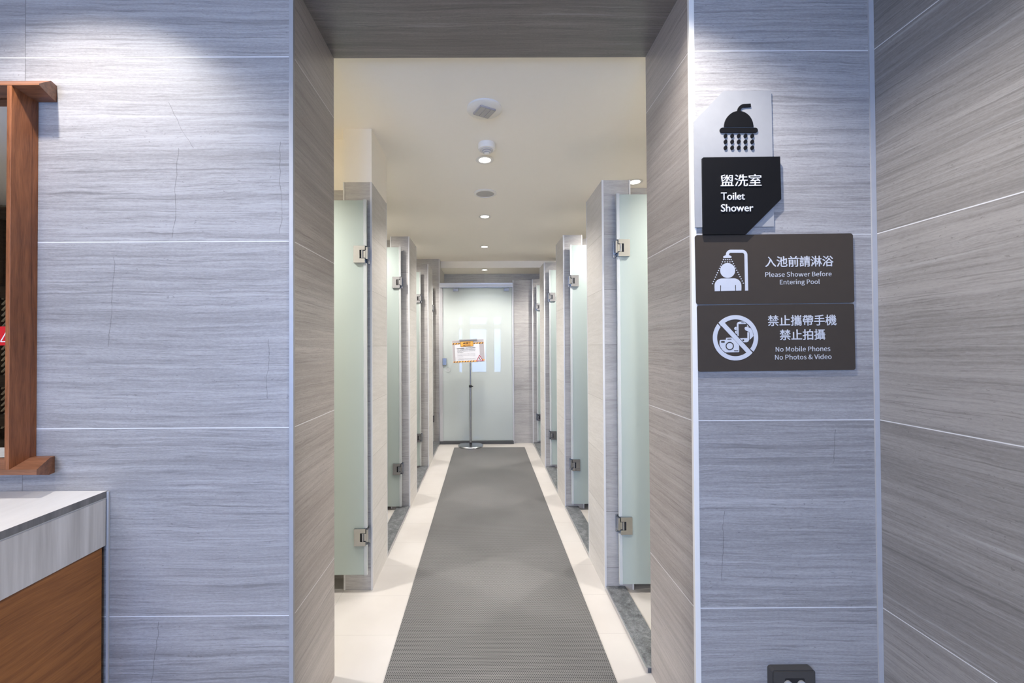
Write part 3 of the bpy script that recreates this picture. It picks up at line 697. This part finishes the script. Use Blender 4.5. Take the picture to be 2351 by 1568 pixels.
# red caution sticker on the mirror
t = thing('caution_sticker', 'red caution sticker with white triangle on the mirror glass', 'sticker', (-1.602, 1.3055, 1.375))
obj('vinyl', box(-0.16, 0.125, -0.0012, 0.0, -0.030, 0.030), MT['red'], t)
ff = lambda x, y: (x / 1000.0, y / 1000.0)
tri = [(72, -18), (118, -18), (95, 20), (72, -18), (79, -14), (95, 12), (111, -14), (79, -14)]
bm = bmesh.new()
for i, (a, b) in enumerate((((72, -18), (118, -18)), ((118, -18), (95, 21)), ((95, 21), (72, -18)))): prism(bm, [ff(*q) for q in stroke([a, b], 3.0)], -0.0019 - i * 0.00005, -0.0011)
obj('triangle_mark', bm, MT['letter'], t)
text('lettering', '小心', lambda x, y: (x / 1000.0, -y / 1000.0), 10, 68, -20, 18, -0.0010, 0.0008, MT['letter'], t)

# ------------------------------------------------------------------ slatted screen seen in the mirror
t = thing('slatted_screen', 'dark wooden screen of diagonal slats reflected in the mirror', 'screen', (-4.55, -1.25, 0))
obj('panel', box(-0.85, 0.85, 0.0, 0.03, 0.0, 2.64), MT['dark_wood'], t)
fr = bmesh.new()
for z in (0.0, 0.62, 0.98, 1.80, 2.53): bx(fr, -0.85, 0.85, 0.03, 0.07, z, z + (0.50 if z == 0 else 0.11))
for x in (-0.85, 0.0, 0.78): bx(fr, x, x + 0.07, 0.03, 0.065, 0.0, 2.64)
obj('frame', fr, MT['dark_wood'], t)
sl = bmesh.new()
for k in range(70):
    z = 0.2 + k * 0.052
    if 0.55 < z < 3.5:
        for a in (-0.77, 0.08):
            L = 0.69; za, zb = z - 0.75, z - 0.75 + L
            pts = [(a, za), (a + L, zb), (a + L, zb + 0.011), (a, za + 0.011)]
            if za > 0.55 and zb < 2.52: prism(sl, pts, 0.048, 0.031)
obj('slats', sl, MT['slat_wood'], t)

# ------------------------------------------------------------------ notice stand
t = thing('notice_stand', 'chrome floor stand holding a NOTICE board before the sliding door', 'sign stand', (-0.194, 5.46, 0))
bm = bmesh.new(); lathe(bm, [(0.0, 0.0002), (0.158, 0.0002), (0.164, 0.006), (0.164, 0.022), (0.156, 0.030), (0.05, 0.036), (0.022, 0.040), (0.0, 0.040)], 56); obj('base', bm, MT['chrome'], t, True)
bm = bmesh.new(); lathe(bm, [(0.015, 0.040), (0.015, 0.800)], 20); obj('lower_tube', bm, MT['chrome'], t, True)
bm = bmesh.new(); lathe(bm, [(0.0105, 0.78), (0.0105, 1.165)], 20); obj('upper_tube', bm, MT['chrome'], t, True)
bm = bmesh.new(); lathe(bm, [(0.020, 0.790), (0.020, 0.815), (0.013, 0.820), (0.013, 0.785), (0.020, 0.790)], 20); bx(bm, 0.018, 0.036, -0.007, 0.007, 0.794, 0.809, bevel=0.002)
obj('collar', bm, MT['black'], t, True)
bm = bmesh.new(); lathe(bm, [(0.019, 0.044), (0.019, 0.062), (0.016, 0.064), (0.016, 0.043), (0.019, 0.044)], 20); obj('foot_ring', bm, MT['black'], t, True)
bd = D.objects.new('board', None)
PVN = (1077.0, 806.0); fN0 = mapper(PVN, 5.42 / 945, 1030, 770, 22.4)
def fN(x, y):   # drawing straightened about the pivot (the board hangs tilted)
    x_, y_ = (x - 1052.8), (y - 806.4)
    k = 5.42 / 945 / 22.4
    return (k * (x_ - 0.021 * y_), -k * (y_ + 0.055 * x_))
b0 = art('board', [[(190, 258), (1850, 167), (1880, 1330), (212, 1422)]], fN, -0.004, 0.0, MT['paper'], t)
b0.location = (-0.014, -0.042, 1.267); b0.rotation_euler = (0, -0.048, 0)
P = lambda nm, polys, y0, y1, m: art(nm, polys, fN, y0, y1, MT[m], b0)
P('marble_print', [[(200, 268), (1810, 180), (1838, 1325), (232, 1390)]], -0.0046, -0.0038, 'marble')
P('white_field', [[(322, 470), (1588, 400), (1606, 1330), (345, 1390)]], -0.0052, -0.0044, 'paper')
def hazard(x0, x1, y0, y1, step, nm):
    yy = lambda x, b: b - 0.055 * (x - x0)
    P(nm, [[(x0, yy(x0, y0)), (x1, yy(x1, y0)), (x1, yy(x1, y1)), (x0, yy(x0, y1))]], -0.0058, -0.0050, 'orange')
    bars = []; x = x0 + 12
    while x + 95 < x1 + 1:
        bars.append([(x, yy(x, y1)), (x + 45, yy(x, y1)), (x + 92, yy(x, y0)), (x + 47, yy(x, y0))]); x += step
    P(nm + '_bars', bars, -0.0064, -0.0056, 'print_black')
hazard(208, 612, 400, 470, 141, 'hazard_band'); hazard(1278, 1812, 362, 432, 141, 'hazard_band'); hazard(232, 1440, 1335, 1400, 139, 'hazard_band'); hazard(1725, 1830, 1210, 1275, 139, 'hazard_band')
P('header_border', [[(610, 310), (1278, 274), (1282, 545), (628, 580)]], -0.0072, -0.0060, 'print_black')
P('header_panel', [[(626, 322), (1264, 288), (1266, 538), (642, 568)]], -0.0078, -0.0068, 'orange')
TX = lambda s, x0, x1, y0, y1, m, b, yf: text('lettering', s, fN, x0, x1, y0, y1, yf, 0.0008, MT[m], b0, b)
TX('維護中', 758, 1140, 345, 425, 'print_black', 0.02, -0.0076)
TX('NOTICE', 760, 1135, 468, 538, 'print_black', 0.025, -0.0076)
TX('設備維修養護，造成不便敬請見諒', 430, 1380, 622, 672, 'print_black', 0.0, -0.0050)
TX('We apologize for any inconvenience', 450, 1385, 700, 752, 'print_black', 0.0, -0.0050)
TX('caused by equipment maintenance', 445, 1362, 768, 818, 'print_black', 0.0, -0.0050)
TX('and repairs.', 455, 765, 842, 888, 'print_black', 0.0, -0.0050)
rows = []
for y, x0, x1 in ((948, 450, 1385), (1015, 450, 1390), (1090, 450, 730), (1190, 465, 1375), (1255, 465, 765)):
    x = x0
    while x < x1 - 30:
        yy = y - 0.055 * (x - x0) * 0.6; w_ = random.choice((28, 34, 22)); k = random.random() * 12 - 6; rows += [[(x, yy - 13 + k), (x + w_, yy - 13 + k), (x + w_, yy - 6 + k), (x, yy - 6 + k)], [(x + 4, yy + 4), (x + w_ * random.uniform(0.5, 1), yy + 4), (x + w_ * 0.8, yy + 10), (x + 4, yy + 10)]]; x += 62
P('small_print', rows, -0.0058, -0.0050, 'marble')
P('warning_triangle', [[(1578, 985), (1775, 1302), (1400, 1322)]], -0.0080, -0.0066, 'print_red')
P('triangle_field', [[(1579, 1045), (1722, 1278), (1450, 1292)]], -0.0086, -0.0076, 'paper')
P('triangle_figure', [stroke([(1560, 1150), (1590, 1190), (1632, 1250)], 26), arc(1578, 1135, 18, 0, 340, 12), stroke([(1535, 1250), (1572, 1195)], 18)], -0.0092, -0.0082, 'print_black')
cl = bmesh.new()
prism(cl, [fN(*q) for q in ((570, 205), (1480, 158), (1483, 215), (572, 255))], -0.012, 0.010); obj('clip', cl, MT['trim_grey'], b0)
cl = bmesh.new()
prism(cl, [fN(*q) for q in ((580, 1375), (1495, 1330), (1498, 1362), (583, 1410))], -0.012, 0.010); obj('clip', cl, MT['trim_grey'], b0)
